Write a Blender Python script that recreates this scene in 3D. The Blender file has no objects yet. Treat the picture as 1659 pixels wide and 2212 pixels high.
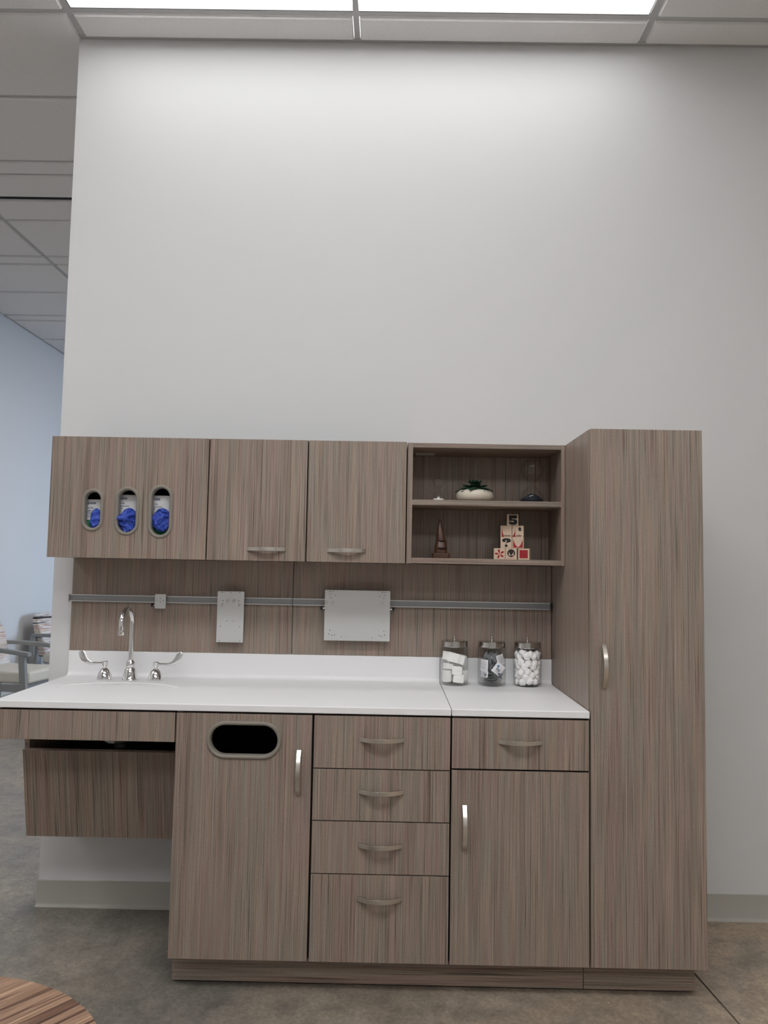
import bpy, bmesh, math, random
from mathutils import Vector, Matrix, noise
from mathutils.geometry import tessellate_polygon

# ------------------------------------------------------------------ camera, world, lights, exposure
I = 0.0254                      # the scene is measured in inches
S = bpy.context.scene
COL = S.collection
W_PX, H_PX, F_PX = 1659, 2212, 1649.854
cam_d = bpy.data.cameras.new('camera')
cam = bpy.data.objects.new('camera', cam_d)
COL.objects.link(cam)
yaw, pitch, roll = -.0076, .0709, .018
fw = Vector((math.sin(yaw) * math.cos(pitch), math.cos(yaw) * math.cos(pitch), math.sin(pitch)))
rt = Vector((math.cos(yaw), -math.sin(yaw), 0))
up = rt.cross(fw)
rt2 = math.cos(roll) * rt + math.sin(roll) * up
up2 = -math.sin(roll) * rt + math.cos(roll) * up
m = Matrix((rt2, up2, -fw)).transposed().to_4x4()
m.translation = Vector((51.4952, -125.3437, 54.8427)) * I
cam.matrix_world = m
cam_d.sensor_fit = 'VERTICAL'
cam_d.sensor_height = 36.0
cam_d.lens = F_PX / H_PX * 36.0
cam_d.clip_start = 0.05
S.camera = cam

S.view_settings.view_transform = 'Standard'
S.view_settings.look = 'None'
S.view_settings.exposure = 0.0
S.view_settings.gamma = 1.0
S.view_settings.use_curve_mapping = False
S.cycles.max_bounces = 10
S.cycles.diffuse_bounces = 6
S.cycles.transparent_max_bounces = 16
S.cycles.sample_clamp_indirect = 6.0
S.cycles.caustics_refractive = False
S.cycles.caustics_reflective = False

wd = bpy.data.worlds.new('world')
S.world = wd
wd.use_nodes = True
wd.node_tree.nodes['Background'].inputs[0].default_value = (.6, .65, .7, 1)
wd.node_tree.nodes['Background'].inputs[1].default_value = 0.2

E_MAIN, E_NEAR, E_FILL, E_LEFT, E_FAR, E_WIN = 5.0, 13.3, 6.2, 6.5, 9.0, 40        # radiance of the ceiling panels and added fill panel, power of the daylight
def area_light(name, loc, target, sx, sy, power, color):
    d = bpy.data.lights.new(name, 'AREA')
    d.shape = 'RECTANGLE'; d.size = sx * I; d.size_y = sy * I
    d.energy = power; d.color = color; d.spread = math.radians(62)
    o = bpy.data.objects.new(name, d); COL.objects.link(o)
    o.location = Vector(loc) * I
    o.rotation_euler = (Vector(target) - Vector(loc)).to_track_quat('-Z', 'Y').to_euler()
    return o
# daylight of the window wall behind the partition
area_light('window_daylight', (192, 250, 66), (-92, 198, 44), 120, 84, E_WIN, (.54, .73, 1.0))

# ------------------------------------------------------------------ helpers
class MB:
    def __init__(s): s.v = []; s.f = []
    def add(s, vs, fs):
        n = len(s.v); s.v += [tuple(v) for v in vs]; s.f += [tuple(i + n for i in f) for f in fs]; return s
    def box(s, x0, x1, y0, y1, z0, z1):
        return s.add([(x0,y0,z0),(x1,y0,z0),(x1,y1,z0),(x0,y1,z0),(x0,y0,z1),(x1,y0,z1),(x1,y1,z1),(x0,y1,z1)],
                     [(0,3,2,1),(4,5,6,7),(0,1,5,4),(1,2,6,5),(2,3,7,6),(3,0,4,7)])
    def prism(s, outer, a, b, holes=(), axis='y'):
        loops = [list(outer)] + [list(h) for h in holes]
        flat = [p for l in loops for p in l]
        tri = tessellate_polygon([[Vector((p[0], p[1], 0)) for p in l] for l in loops])
        n = len(flat)
        def P(p, t):
            return {'y': (p[0], t, p[1]), 'z': (p[0], p[1], t), 'x': (t, p[0], p[1])}[axis]
        vs = [P(p, a) for p in flat] + [P(p, b) for p in flat]
        fs = [tuple(t) for t in tri] + [tuple(i + n for i in reversed(t)) for t in tri]
        k = 0
        for l in loops:
            c = len(l)
            for i in range(c):
                j = (i + 1) % c
                fs.append((k + i, k + j, k + j + n, k + i + n))
            k += c
        return s.add(vs, fs)
    def loft(s, loops, close_loop=True, cap=True):
        n = len(loops[0]); vs = [p for l in loops for p in l]; fs = []
        for k in range(len(loops) - 1):
            for i in range(n if close_loop else n - 1):
                j = (i + 1) % n
                fs.append((k*n + i, k*n + j, (k+1)*n + j, (k+1)*n + i))
        if cap:
            fs.append(tuple(range(n))); fs.append(tuple((len(loops)-1)*n + i for i in range(n)))
        return s.add(vs, fs)
    def lathe(s, prof, c=(0,0,0), seg=32, cap=False):
        return s.loft([[(c[0] + r*math.cos(2*math.pi*i/seg), c[1] + r*math.sin(2*math.pi*i/seg), c[2] + z) for i in range(seg)] for r, z in prof], True, cap)
    def tube(s, path, rad, seg=14, cap=True):
        path = [Vector(p) for p in path]
        if not hasattr(rad, '__len__'): rad = [rad] * len(path)
        loops = []; nrm = None
        for i, p in enumerate(path):
            t = (path[min(i+1, len(path)-1)] - path[max(i-1, 0)]).normalized()
            if nrm is None:
                nrm = t.cross(Vector((0.31, .9, .2))).normalized()
            nrm = (nrm - t * nrm.dot(t)).normalized(); bn = t.cross(nrm)
            loops.append([tuple(p + rad[i]*(nrm*math.cos(2*math.pi*k/seg) + bn*math.sin(2*math.pi*k/seg))) for k in range(seg)])
        return s.loft(loops, True, cap)
    def beam(s, p0, p1, w, h, side=None):
        p0, p1 = Vector(p0), Vector(p1); t = (p1 - p0).normalized()
        sd = Vector(side) if side else (Vector((0,1,0)) if abs(t.y) < .9 else Vector((1,0,0)))
        sd = (sd - t * sd.dot(t)).normalized(); u = t.cross(sd)
        return s.loft([[tuple(p + sd*a*w/2 + u*b*h/2) for a, b in ((-1,-1),(1,-1),(1,1),(-1,1))] for p in (p0, p1)])
    def mesh(s, name, off=(0,0,0), smooth=None):
        me = bpy.data.meshes.new(name)
        me.from_pydata([((v[0]-off[0])*I, (v[1]-off[1])*I, (v[2]-off[2])*I) for v in s.v], [], s.f)
        bm = bmesh.new(); bm.from_mesh(me)
        bmesh.ops.recalc_face_normals(bm, faces=bm.faces)
        bm.to_mesh(me); bm.free()
        if smooth is not None:
            for p in me.polygons: p.use_smooth = True
            me.set_sharp_from_angle(angle=math.radians(smooth))
        me.update()
        return me

WL = {}                                     # world position (inches) of every thing and part
def thing(name, label, cat, loc=(0,0,0), group=None, rotz=0):
    o = bpy.data.objects.new(name, None); COL.objects.link(o)
    o.empty_display_size = .05
    o.location = Vector(loc) * I; o.rotation_euler = (0, 0, rotz)
    o['label'] = label; o['category'] = cat
    if group: o['group'] = group
    WL[o.name] = tuple(loc)
    return o
def obj(name, mb, mt, parent=None, smooth=None, bev=0, local=False, label=None, seg=2):
    """one mesh object; coordinates are world inches unless local (then relative to the parent)"""
    off = (0,0,0) if (parent is None or local) else WL[parent.name]
    me = mb.mesh(name, off, smooth) if isinstance(mb, MB) else mb
    if mt and not me.materials: me.materials.append(mt)
    o = bpy.data.objects.new(name, me); COL.objects.link(o)
    o.parent = parent
    WL[o.name] = WL[parent.name] if parent else (0,0,0)
    if bev:
        b = o.modifiers.new('bevel', 'BEVEL'); b.width = bev * I; b.segments = seg; b.limit_method = 'ANGLE'; b.angle_limit = math.radians(40)
    if label: o['label'] = label
    return o
def struct(name, mb, mt, **k):
    o = obj(name, mb, mt, **k); o['kind'] = 'structure'; return o
def solo(name, mb, mt, label, cat, loc=(0,0,0), group=None, **k):
    """a thing that is one mesh, its geometry local to loc"""
    o = obj(name, mb, mt, None, **k)
    o.location = Vector(loc) * I; WL[o.name] = tuple(loc)
    o['label'] = label; o['category'] = cat
    if group: o['group'] = group
    return o
def dup(o, loc=None, parent='keep', rot=None, label=None):
    c = o.copy(); COL.objects.link(c)
    if parent != 'keep': c.parent = parent
    if loc is not None: c.location = Vector(loc) * I
    if rot is not None: c.rotation_euler = rot
    if label: c['label'] = label
    if o.parent is None:
        WL[c.name] = tuple(loc) if loc is not None else WL[o.name]
    else:
        WL[c.name] = WL[c.parent.name]
    return c

def circle(cx, cz, r, n=24, a0=0):
    return [(cx + r*math.cos(a0 + 2*math.pi*i/n), cz + r*math.sin(a0 + 2*math.pi*i/n)) for i in range(n)]
def ellipse(cx, cy, a, b, n=64):
    return [(cx + a*math.cos(2*math.pi*i/n), cy + b*math.sin(2*math.pi*i/n)) for i in range(n)]
def stadium(cx, cz, w, h, n=16):
    r = min(w, h)/2; pts = []
    if h >= w:
        for i in range(n+1): a = math.pi*i/n; pts.append((cx + r*math.cos(a), cz + h/2 - r + r*math.sin(a)))
        for i in range(n+1): a = math.pi + math.pi*i/n; pts.append((cx + r*math.cos(a), cz - h/2 + r + r*math.sin(a)))
    else:
        for i in range(n+1): a = -math.pi/2 + math.pi*i/n; pts.append((cx + w/2 - r + r*math.cos(a), cz + r*math.sin(a)))
        for i in range(n+1): a = math.pi/2 + math.pi*i/n; pts.append((cx - w/2 + r + r*math.cos(a), cz + r*math.sin(a)))
    return pts
def rect(x0, x1, z0, z1): return [(x0,z0),(x1,z0),(x1,z1),(x0,z1)]
def rrect(x0, x1, z0, z1, r, n=5):
    pts = []
    for cx, cz, a0 in ((x1-r,z1-r,0),(x0+r,z1-r,90),(x0+r,z0+r,180),(x1-r,z0+r,270)):
        for i in range(n+1):
            a = math.radians(a0 + 90*i/n); pts.append((cx + r*math.cos(a), cz + r*math.sin(a)))
    return pts
def ring(cx, cz, w, h, prof, y):
    """a rim swept round a stadium: prof is a list of (inset, y offset)"""
    mb = MB(); loops = []
    for o, d in prof:
        loops.append([(p[0], y + d, p[1]) for p in stadium(cx, cz, w - 2*o, h - 2*o)])
    return mb.loft(loops, True, False)
def blob(c, r, amp, freq, seed, sub=3, fn=None):
    bm = bmesh.new(); bmesh.ops.create_icosphere(bm, subdivisions=sub, radius=1)
    mb = MB(); idx = {}
    for k, v in enumerate(bm.verts):
        n = v.co.copy(); d = noise.noise(n*freq + Vector((seed*7.3, seed*3.1, seed*1.7)))
        d2 = noise.noise(n*freq*2.3 + Vector((seed*2.3, 5, seed)))
        q = n * (1 + amp*(d + .5*d2)); q = Vector((c[0] + q.x*r[0], c[1] + q.y*r[1], c[2] + q.z*r[2]))
        if fn: q = fn(n, q)
        mb.v.append(tuple(q)); idx[v] = k
    mb.f = [tuple(idx[v] for v in f.verts) for f in bm.faces]
    bm.free(); return mb

# ------------------------------------------------------------------ materials
def nt(name):
    mt = bpy.data.materials.new(name); mt.use_nodes = True
    return mt, mt.node_tree.nodes, mt.node_tree.links, mt.node_tree.nodes['Principled BSDF']
def plain(name, col, rough=.5, metal=0, spec=.5, bump=None, noise_amt=0, noise_scale=30):
    mt, N, L, B = nt(name)
    B.inputs['Base Color'].default_value = (*col, 1); B.inputs['Roughness'].default_value = rough
    B.inputs['Metallic'].default_value = metal; B.inputs['Specular IOR Level'].default_value = spec
    if noise_amt or bump:
        tc = N.new('ShaderNodeTexCoord'); nz = N.new('ShaderNodeTexNoise')
        nz.inputs['Scale'].default_value = noise_scale; nz.inputs['Detail'].default_value = 5
        L.new(tc.outputs['Object'], nz.inputs['Vector'])
    if noise_amt:
        mx = N.new('ShaderNodeMix'); mx.data_type = 'RGBA'
        mx.inputs[6].default_value = (*[c*(1-noise_amt) for c in col], 1)
        mx.inputs[7].default_value = (*[min(1, c*(1+noise_amt)) for c in col], 1)
        L.new(nz.outputs['Fac'], mx.inputs[0]); L.new(mx.outputs[2], B.inputs['Base Color'])
    if bump:
        n2 = N.new('ShaderNodeTexNoise'); n2.inputs['Scale'].default_value = bump[0]; n2.inputs['Detail'].default_value = 3
        L.new(tc.outputs['Object'], n2.inputs['Vector'])
        bp = N.new('ShaderNodeBump'); bp.inputs['Strength'].default_value = bump[1]; bp.inputs['Distance'].default_value = .002
        L.new(n2.outputs['Fac'], bp.inputs['Height']); L.new(bp.outputs['Normal'], B.inputs['Normal'])
    return mt
def emit(name, col, s):
    mt, N, L, B = nt(name)
    B.inputs['Base Color'].default_value = (.9,.9,.9,1)
    B.inputs['Emission Color'].default_value = (*col, 1); B.inputs['Emission Strength'].default_value = s
    return mt
def wood(name, grain='z', gain=1.0, rough=.42):
    """streaked grey-brown laminate; the grain runs along one axis"""
    mt, N, L, B = nt(name)
    tc = N.new('ShaderNodeTexCoord'); oi = N.new('ShaderNodeObjectInfo')
    def mth(op, a, b=None):
        n = N.new('ShaderNodeMath'); n.operation = op
        for i, x in enumerate((a, b)):
            if x is None: continue
            if isinstance(x, (int, float)): n.inputs[i].default_value = x
            else: L.new(x, n.inputs[i])
        return n.outputs[0]
    off = mth('MULTIPLY', oi.outputs['Random'], 37.0)
    def layer(across, along, detail, rough_=.55):
        mp = N.new('ShaderNodeMapping')
        sc = [across]*3; sc['xyz'.index(grain)] = along
        mp.inputs['Scale'].default_value = sc
        L.new(tc.outputs['Object'], mp.inputs['Vector'])
        va = N.new('ShaderNodeVectorMath'); va.operation = 'ADD'
        L.new(mp.outputs[0], va.inputs[0])
        cb = N.new('ShaderNodeCombineXYZ')
        for k in range(3): L.new(off, cb.inputs[k])
        L.new(cb.outputs[0], va.inputs[1])
        nz = N.new('ShaderNodeTexNoise'); nz.inputs['Scale'].default_value = 1; nz.inputs['Detail'].default_value = detail; nz.inputs['Roughness'].default_value = rough_
        L.new(va.outputs[0], nz.inputs['Vector']); return nz.outputs['Fac']
    def ramp(fac, stops):
        r = N.new('ShaderNodeValToRGB')
        while len(r.color_ramp.elements) < len(stops): r.color_ramp.elements.new(.5)
        for e, (p, c) in zip(r.color_ramp.elements, stops): e.position = p; e.color = (*c, 1)
        L.new(fac, r.inputs['Fac']); return r.outputs['Color']
    def mul(a, b):
        n = N.new('ShaderNodeMix'); n.data_type = 'RGBA'; n.blend_type = 'MULTIPLY'; n.inputs[0].default_value = 1
        L.new(a, n.inputs[6]); L.new(b, n.inputs[7]); return n.outputs[2]
    g = gain*1.11
    base = ramp(layer(19, .7, 3, .58), [(.28, (.192*g,.150*g,.122*g)), (.39, (.264*g,.196*g,.163*g)), (.47, (.240*g,.206*g,.170*g)), (.54, (.280*g,.215*g,.171*g)), (.61, (.268*g,.197*g,.168*g)), (.72, (.220*g,.196*g,.162*g))])
    mid = ramp(layer(95, 1.2, 3), [(.30, (.88,.86,.84)), (.5, (1,1,1)), (.7, (1.07,1.07,1.07))])
    fine = ramp(layer(250, 2.4, 2, .45), [(.28, (.40,.37,.34)), (.385, (.90,.89,.88)), (.44, (1,1,1)), (.62, (1.03,1.03,1.03)), (.74, (1.22,1.22,1.21))])
    hair = ramp(layer(520, 4, 2, .5), [(.32, (.72,.71,.70)), (.5, (1,1,1)), (.68, (1.16,1.16,1.16))])
    spk = ramp(layer(900, 160, 2, .5), [(.3, (.90,.90,.90)), (.7, (1.10,1.10,1.10))])
    c = mul(mul(mul(mul(base, mid), fine), hair), spk)
    L.new(c, B.inputs['Base Color'])
    B.inputs['Roughness'].default_value = rough; B.inputs['Specular IOR Level'].default_value = .35
    return mt
def glass(name, tint, edge):
    """thin clear glass: see-through face on, mirror-like and darker at grazing angles"""
    mt = bpy.data.materials.new(name); mt.use_nodes = True
    N, L = mt.node_tree.nodes, mt.node_tree.links; N.clear()
    out = N.new('ShaderNodeOutputMaterial'); mx = N.new('ShaderNodeMixShader')
    tr = N.new('ShaderNodeBsdfTransparent'); gl = N.new('ShaderNodeBsdfGlossy'); lw = N.new('ShaderNodeLayerWeight'); fr = N.new('ShaderNodeFresnel')
    ge = N.new('ShaderNodeNewGeometry'); io = N.new('ShaderNodeMapRange')      # same ratio from inside and outside the thin wall
    io.inputs['To Min'].default_value = 1.3; io.inputs['To Max'].default_value = 1/1.3
    L.new(ge.outputs['Backfacing'], io.inputs['Value']); L.new(io.outputs[0], fr.inputs['IOR'])
    lw.inputs['Blend'].default_value = .05
    cm = N.new('ShaderNodeMix'); cm.data_type = 'RGBA'; cm.inputs[6].default_value = (*tint, 1); cm.inputs[7].default_value = (*edge, 1)
    L.new(lw.outputs['Facing'], cm.inputs[0]); L.new(cm.outputs[2], tr.inputs['Color'])
    gl.inputs['Roughness'].default_value = .03
    L.new(fr.outputs[0], mx.inputs[0]); L.new(tr.outputs[0], mx.inputs[1]); L.new(gl.outputs[0], mx.inputs[2]); L.new(mx.outputs[0], out.inputs[0])
    return mt
def concrete(name):
    mt, N, L, B = nt(name)
    tc = N.new('ShaderNodeTexCoord')
    def nz(scale, detail, dist=0):
        n = N.new('ShaderNodeTexNoise'); n.inputs['Scale'].default_value = scale; n.inputs['Detail'].default_value = detail; n.inputs['Distortion'].default_value = dist
        L.new(tc.outputs['Object'], n.inputs['Vector']); return n.outputs['Fac']
    r = N.new('ShaderNodeValToRGB')
    st = [(.28, (.125,.122,.115)), (.45, (.188,.180,.166)), (.56, (.215,.196,.174)), (.72, (.27,.252,.226))]
    while len(r.color_ramp.elements) < 4: r.color_ramp.elements.new(.5)
    for e, (p, c) in zip(r.color_ramp.elements, st): e.position = p; e.color = (*c, 1)
    L.new(nz(1.7, 8, 1.2), r.inputs[0])
    r2 = N.new('ShaderNodeValToRGB'); r2.color_ramp.elements[0].position = .3; r2.color_ramp.elements[0].color = (.78,.78,.78,1); r2.color_ramp.elements[1].position = .72; r2.color_ramp.elements[1].color = (1.2,1.18,1.15,1)
    L.new(nz(14, 6, .6), r2.inputs[0])
    r3 = N.new('ShaderNodeValToRGB'); r3.color_ramp.elements[0].position = .33; r3.color_ramp.elements[0].color = (.80,.79,.78,1); r3.color_ramp.elements[1].position = .66; r3.color_ramp.elements[1].color = (1.16,1.15,1.14,1)
    L.new(nz(70, 7, .8), r3.inputs[0])
    vo = N.new('ShaderNodeTexVoronoi'); vo.inputs['Scale'].default_value = 11
    L.new(tc.outputs['Object'], vo.inputs['Vector'])
    r4 = N.new('ShaderNodeValToRGB'); r4.color_ramp.elements[0].position = .018; r4.color_ramp.elements[0].color = (2.6,2.55,2.45,1); r4.color_ramp.elements[1].position = .034; r4.color_ramp.elements[1].color = (1,1,1,1)
    L.new(vo.outputs['Distance'], r4.inputs[0])
    gr = N.new('ShaderNodeMix'); gr.data_type = 'RGBA'; gr.blend_type = 'MULTIPLY'; gr.inputs[0].default_value = 1
    L.new(r3.outputs[0], gr.inputs[6]); L.new(r4.outputs[0], gr.inputs[7])
    g2 = N.new('ShaderNodeMix'); g2.data_type = 'RGBA'; g2.blend_type = 'MULTIPLY'; g2.inputs[0].default_value = 1
    L.new(gr.outputs[2], g2.inputs[6]); L.new(r2.outputs[0], g2.inputs[7])
    # the slab right of the cabinets has a browner stain; the left is painted paler for reflections
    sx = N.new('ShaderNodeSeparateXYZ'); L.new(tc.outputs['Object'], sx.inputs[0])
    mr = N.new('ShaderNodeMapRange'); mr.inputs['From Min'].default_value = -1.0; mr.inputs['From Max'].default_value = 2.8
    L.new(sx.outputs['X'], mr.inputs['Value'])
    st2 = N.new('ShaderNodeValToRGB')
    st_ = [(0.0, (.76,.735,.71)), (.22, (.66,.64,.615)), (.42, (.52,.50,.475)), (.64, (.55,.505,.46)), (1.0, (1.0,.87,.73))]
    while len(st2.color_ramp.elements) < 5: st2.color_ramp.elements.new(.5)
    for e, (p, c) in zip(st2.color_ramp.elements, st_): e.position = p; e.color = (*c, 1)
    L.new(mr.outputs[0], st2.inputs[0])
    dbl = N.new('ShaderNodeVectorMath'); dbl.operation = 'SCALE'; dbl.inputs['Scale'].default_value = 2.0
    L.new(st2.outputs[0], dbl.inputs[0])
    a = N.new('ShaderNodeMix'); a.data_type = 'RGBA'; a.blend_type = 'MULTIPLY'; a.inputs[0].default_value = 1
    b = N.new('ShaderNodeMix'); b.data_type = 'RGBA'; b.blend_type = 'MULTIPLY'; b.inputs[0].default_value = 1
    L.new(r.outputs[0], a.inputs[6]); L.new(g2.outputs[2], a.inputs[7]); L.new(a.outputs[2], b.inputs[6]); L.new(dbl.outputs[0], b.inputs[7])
    L.new(b.outputs[2], B.inputs['Base Color'])
    rr = N.new('ShaderNodeMapRange'); rr.inputs['To Min'].default_value = .28; rr.inputs['To Max'].default_value = .5
    L.new(nz(6, 5), rr.inputs['Value']); L.new(rr.outputs[0], B.inputs['Roughness'])
    bp = N.new('ShaderNodeBump'); bp.inputs['Strength'].default_value = .12; bp.inputs['Distance'].default_value = .003
    L.new(nz(9, 8), bp.inputs['Height']); L.new(bp.outputs[0], B.inputs['Normal'])
    return mt
def striped_fabric(name):
    mt, N, L, B = nt(name)
    tc = N.new('ShaderNodeTexCoord'); mp = N.new('ShaderNodeMapping'); mp.inputs['Scale'].default_value = (1.6, 1.6, 40)
    L.new(tc.outputs['Object'], mp.inputs['Vector'])
    nz = N.new('ShaderNodeTexNoise'); nz.inputs['Scale'].default_value = 1; nz.inputs['Detail'].default_value = 4; nz.inputs['Distortion'].default_value = .12
    L.new(mp.outputs[0], nz.inputs['Vector'])
    r = N.new('ShaderNodeValToRGB'); r.color_ramp.interpolation = 'LINEAR'
    st = [(.22,(.05,.035,.03)), (.33,(.03,.025,.025)), (.37,(.55,.5,.48)), (.46,(.72,.70,.68)), (.50,(.42,.22,.2)), (.53,(.66,.56,.46)), (.60,(.70,.68,.67)), (.64,(.06,.045,.04)), (.68,(.62,.5,.4)), (.8,(.7,.68,.66))]
    while len(r.color_ramp.elements) < len(st): r.color_ramp.elements.new(.5)
    for e, (p, c) in zip(r.color_ramp.elements, st): e.position = p; e.color = (*c, 1)
    L.new(nz.outputs['Fac'], r.inputs[0]); L.new(r.outputs[0], B.inputs['Base Color'])
    B.inputs['Roughness'].default_value = .9
    return mt
def zebrawood(name):
    mt, N, L, B = nt(name)
    tc = N.new('ShaderNodeTexCoord'); mp = N.new('ShaderNodeMapping')
    mp.inputs['Rotation'].default_value = (0, 0, math.radians(-52)); mp.inputs['Scale'].default_value = (1, 1, 1)
    L.new(tc.outputs['Object'], mp.inputs['Vector'])
    m2 = N.new('ShaderNodeMapping'); m2.inputs['Scale'].default_value = (3.0, 75, 3)
    L.new(mp.outputs[0], m2.inputs['Vector'])
    nz = N.new('ShaderNodeTexNoise'); nz.inputs['Scale'].default_value = 1; nz.inputs['Detail'].default_value = 4; nz.inputs['Distortion'].default_value = .15
    L.new(m2.outputs[0], nz.inputs['Vector'])
    r = N.new('ShaderNodeValToRGB')
    st = [(.33,(.055,.026,.016)), (.43,(.15,.08,.05)), (.50,(.34,.215,.14)), (.57,(.20,.115,.072)), (.66,(.40,.26,.17))]
    while len(r.color_ramp.elements) < len(st): r.color_ramp.elements.new(.5)
    for e, (p, c) in zip(r.color_ramp.elements, st): e.position = p; e.color = (*c, 1)
    L.new(nz.outputs['Fac'], r.inputs[0]); L.new(r.outputs[0], B.inputs['Base Color']); B.inputs['Roughness'].default_value = .45
    return mt

M_WALL = plain('wall paint', (.668,.668,.668), .75, bump=(160, .06))
M_BASE = plain('vinyl base', (.43,.415,.37), .45)
M_TILE = plain('ceiling tile', (.83,.815,.81), .95, noise_amt=.06, noise_scale=90, bump=(420, .35))
M_GRID = plain('ceiling grid', (.50,.50,.50), .45)
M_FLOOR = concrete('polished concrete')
M_JOINT = plain('joint filler', (.05,.05,.048), .8)
M_WOOD = wood('laminate vertical grain', 'z')
M_WOODH = wood('laminate level grain', 'x')
M_DARK = plain('shade-dark cabinet core', (.012,.011,.010), .8)  # near-black colour stands in for shade inside cabinets and gaps
M_WHITE = plain('solid surface', (.84,.835,.84), .45, noise_amt=.02, noise_scale=500)
M_NICKEL = plain('brushed nickel', (.64,.60,.54), .26, 1, bump=(700, .05))
M_CHROME = plain('chrome', (.80,.80,.80), .05, 1)
M_STEEL = plain('polished steel lid', (.58,.56,.53), .10, 1)
M_ALU = plain('painted aluminium plate', (.56,.56,.545), .45, .15, noise_amt=.03, noise_scale=25)
M_RAIL = plain('rail grey', (.235,.235,.235), .45, .3)
M_LIP = plain('rail lip', (.58,.58,.58), .35, .6)
M_TAUPE = plain('taupe rim', (.23,.208,.175), .45)
M_BLACK = plain('black plastic', (.012,.012,.012), .4)
M_CARD = plain('white card', (.72,.72,.72), .6)
M_NAVY = plain('navy print', (.03,.05,.13), .6)
M_GREEN = plain('green print', (.02,.24,.09), .6)
M_GLOVE = plain('blue nitrile', (.035,.075,.42), .42, spec=.4)
M_GLASS = glass('clear glass', (1,1,1), (.42,.48,.46))
M_GLASS2 = glass('thin blown glass', (.995,.995,.995), (.45,.45,.45))
M_COTTON = plain('cotton', (.94,.93,.92), 1.0, spec=.1, bump=(500, .35))
M_GAUZE = plain('gauze', (.93,.93,.90), .95, spec=.1, bump=(900, .2))
M_FOIL = plain('foil packet', (.55,.56,.58), .32, .45, noise_amt=.35, noise_scale=120)
M_LABEL = plain('packet paper', (.80,.80,.82), .6)
M_BLUE = plain('blue print', (.03,.16,.42), .6)
M_GREY = plain('grey print', (.35,.35,.37), .7)
M_MAPLE = plain('pale maple', (.66,.50,.37), .55, noise_amt=.08, noise_scale=60)
M_RED = plain('red print', (.36,.008,.018), .6)
M_INK = plain('black print', (.008,.008,.009), .6)
M_WALNUT = plain('oiled walnut', (.07,.027,.012), .4, noise_amt=.45, noise_scale=35)
M_STONE = plain('cream ceramic', (.66,.60,.50), .5)
M_LEAF = plain('dark succulent leaf', (.022,.062,.035), .5, noise_amt=.4, noise_scale=60)
M_BUD = plain('young succulent leaf', (.09,.15,.05), .5)
M_SANDW = plain('white sand', (.75,.74,.72), .9)
M_SANDN = plain('navy sand', (.006,.008,.016), .8)
M_FRAMEG = plain('grey stained wood', (.27,.275,.27), .5)
M_CREAM = plain('cream vinyl', (.68,.64,.56), .55)
M_FABRIC = striped_fabric('striped fabric')
M_ZEBRA = zebrawood('striped walnut veneer')
M_TGREY = plain('table pedestal grey', (.25,.25,.25), .4, .6)
M_LIGHT = emit('light panel', (.975, .987, 1.0), E_MAIN)
M_LIGHT2 = emit('near light panel', (.975, .987, 1.0), E_NEAR)
M_LIGHT3 = emit('room fill panel', (.975, .987, 1.0), E_FILL)
M_LIGHT4 = emit('left light panel', (.975, .987, 1.0), E_LEFT)
M_LIGHT5 = emit('far light panel', (.975, .987, 1.0), E_FAR)
M_SLOT = plain('slot black', (.004,.004,.004), .9)

# ------------------------------------------------------------------ the setting
HC = 144.71
XW = -3.49                        # free end of the partition the cabinets stand against
struct('wall_back', MB().box(XW, 200, 0, 5, 0, HC + 6), M_WALL, bev=.08)
struct('wall_left', MB().box(-98, -92, -260, 340, 0, HC + 6), M_WALL)
struct('wall_right', MB().box(200, 206, -260, 340, 0, HC + 6), M_WALL)
struct('wall_far', MB().box(-92, 200, 334, 340, 0, HC + 6), M_WALL)
struct('wall_front', MB().box(-92, 200, -266, -260, 0, HC + 6), M_WALL)

# concrete floor in two slabs with a filled saw-cut between them
fl = struct('floor', MB().box(-98, 206, -266, 340, -6, -.3), M_JOINT)
def jx(y): return 94.35 + (-17 - y)*.075
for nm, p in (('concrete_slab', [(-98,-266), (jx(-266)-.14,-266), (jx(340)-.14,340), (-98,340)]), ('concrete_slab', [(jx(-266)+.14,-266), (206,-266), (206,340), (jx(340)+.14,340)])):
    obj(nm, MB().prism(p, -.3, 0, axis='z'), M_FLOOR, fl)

def cove_base(name, x0, x1):
    prof = [(-.0,0),(-.62,0),(-.60,.10),(-.34,.28),(-.22,.55),(-.18,4.0),(-.10,4.07),(0,4.07)]
    return struct(name, MB().loft([[(x, y, z) for y, z in prof] for x in (x0, x1)]), M_BASE, smooth=35)
cove_base('baseboard_back', XW - .2, 200)
struct('baseboard_left', MB().box(-92, -91.8, -260, 334, 0, 4.07), M_BASE)
struct('baseboard_end', MB().box(XW - .2, XW, -.18, 5.2, 0, 4.07), M_BASE)

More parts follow.
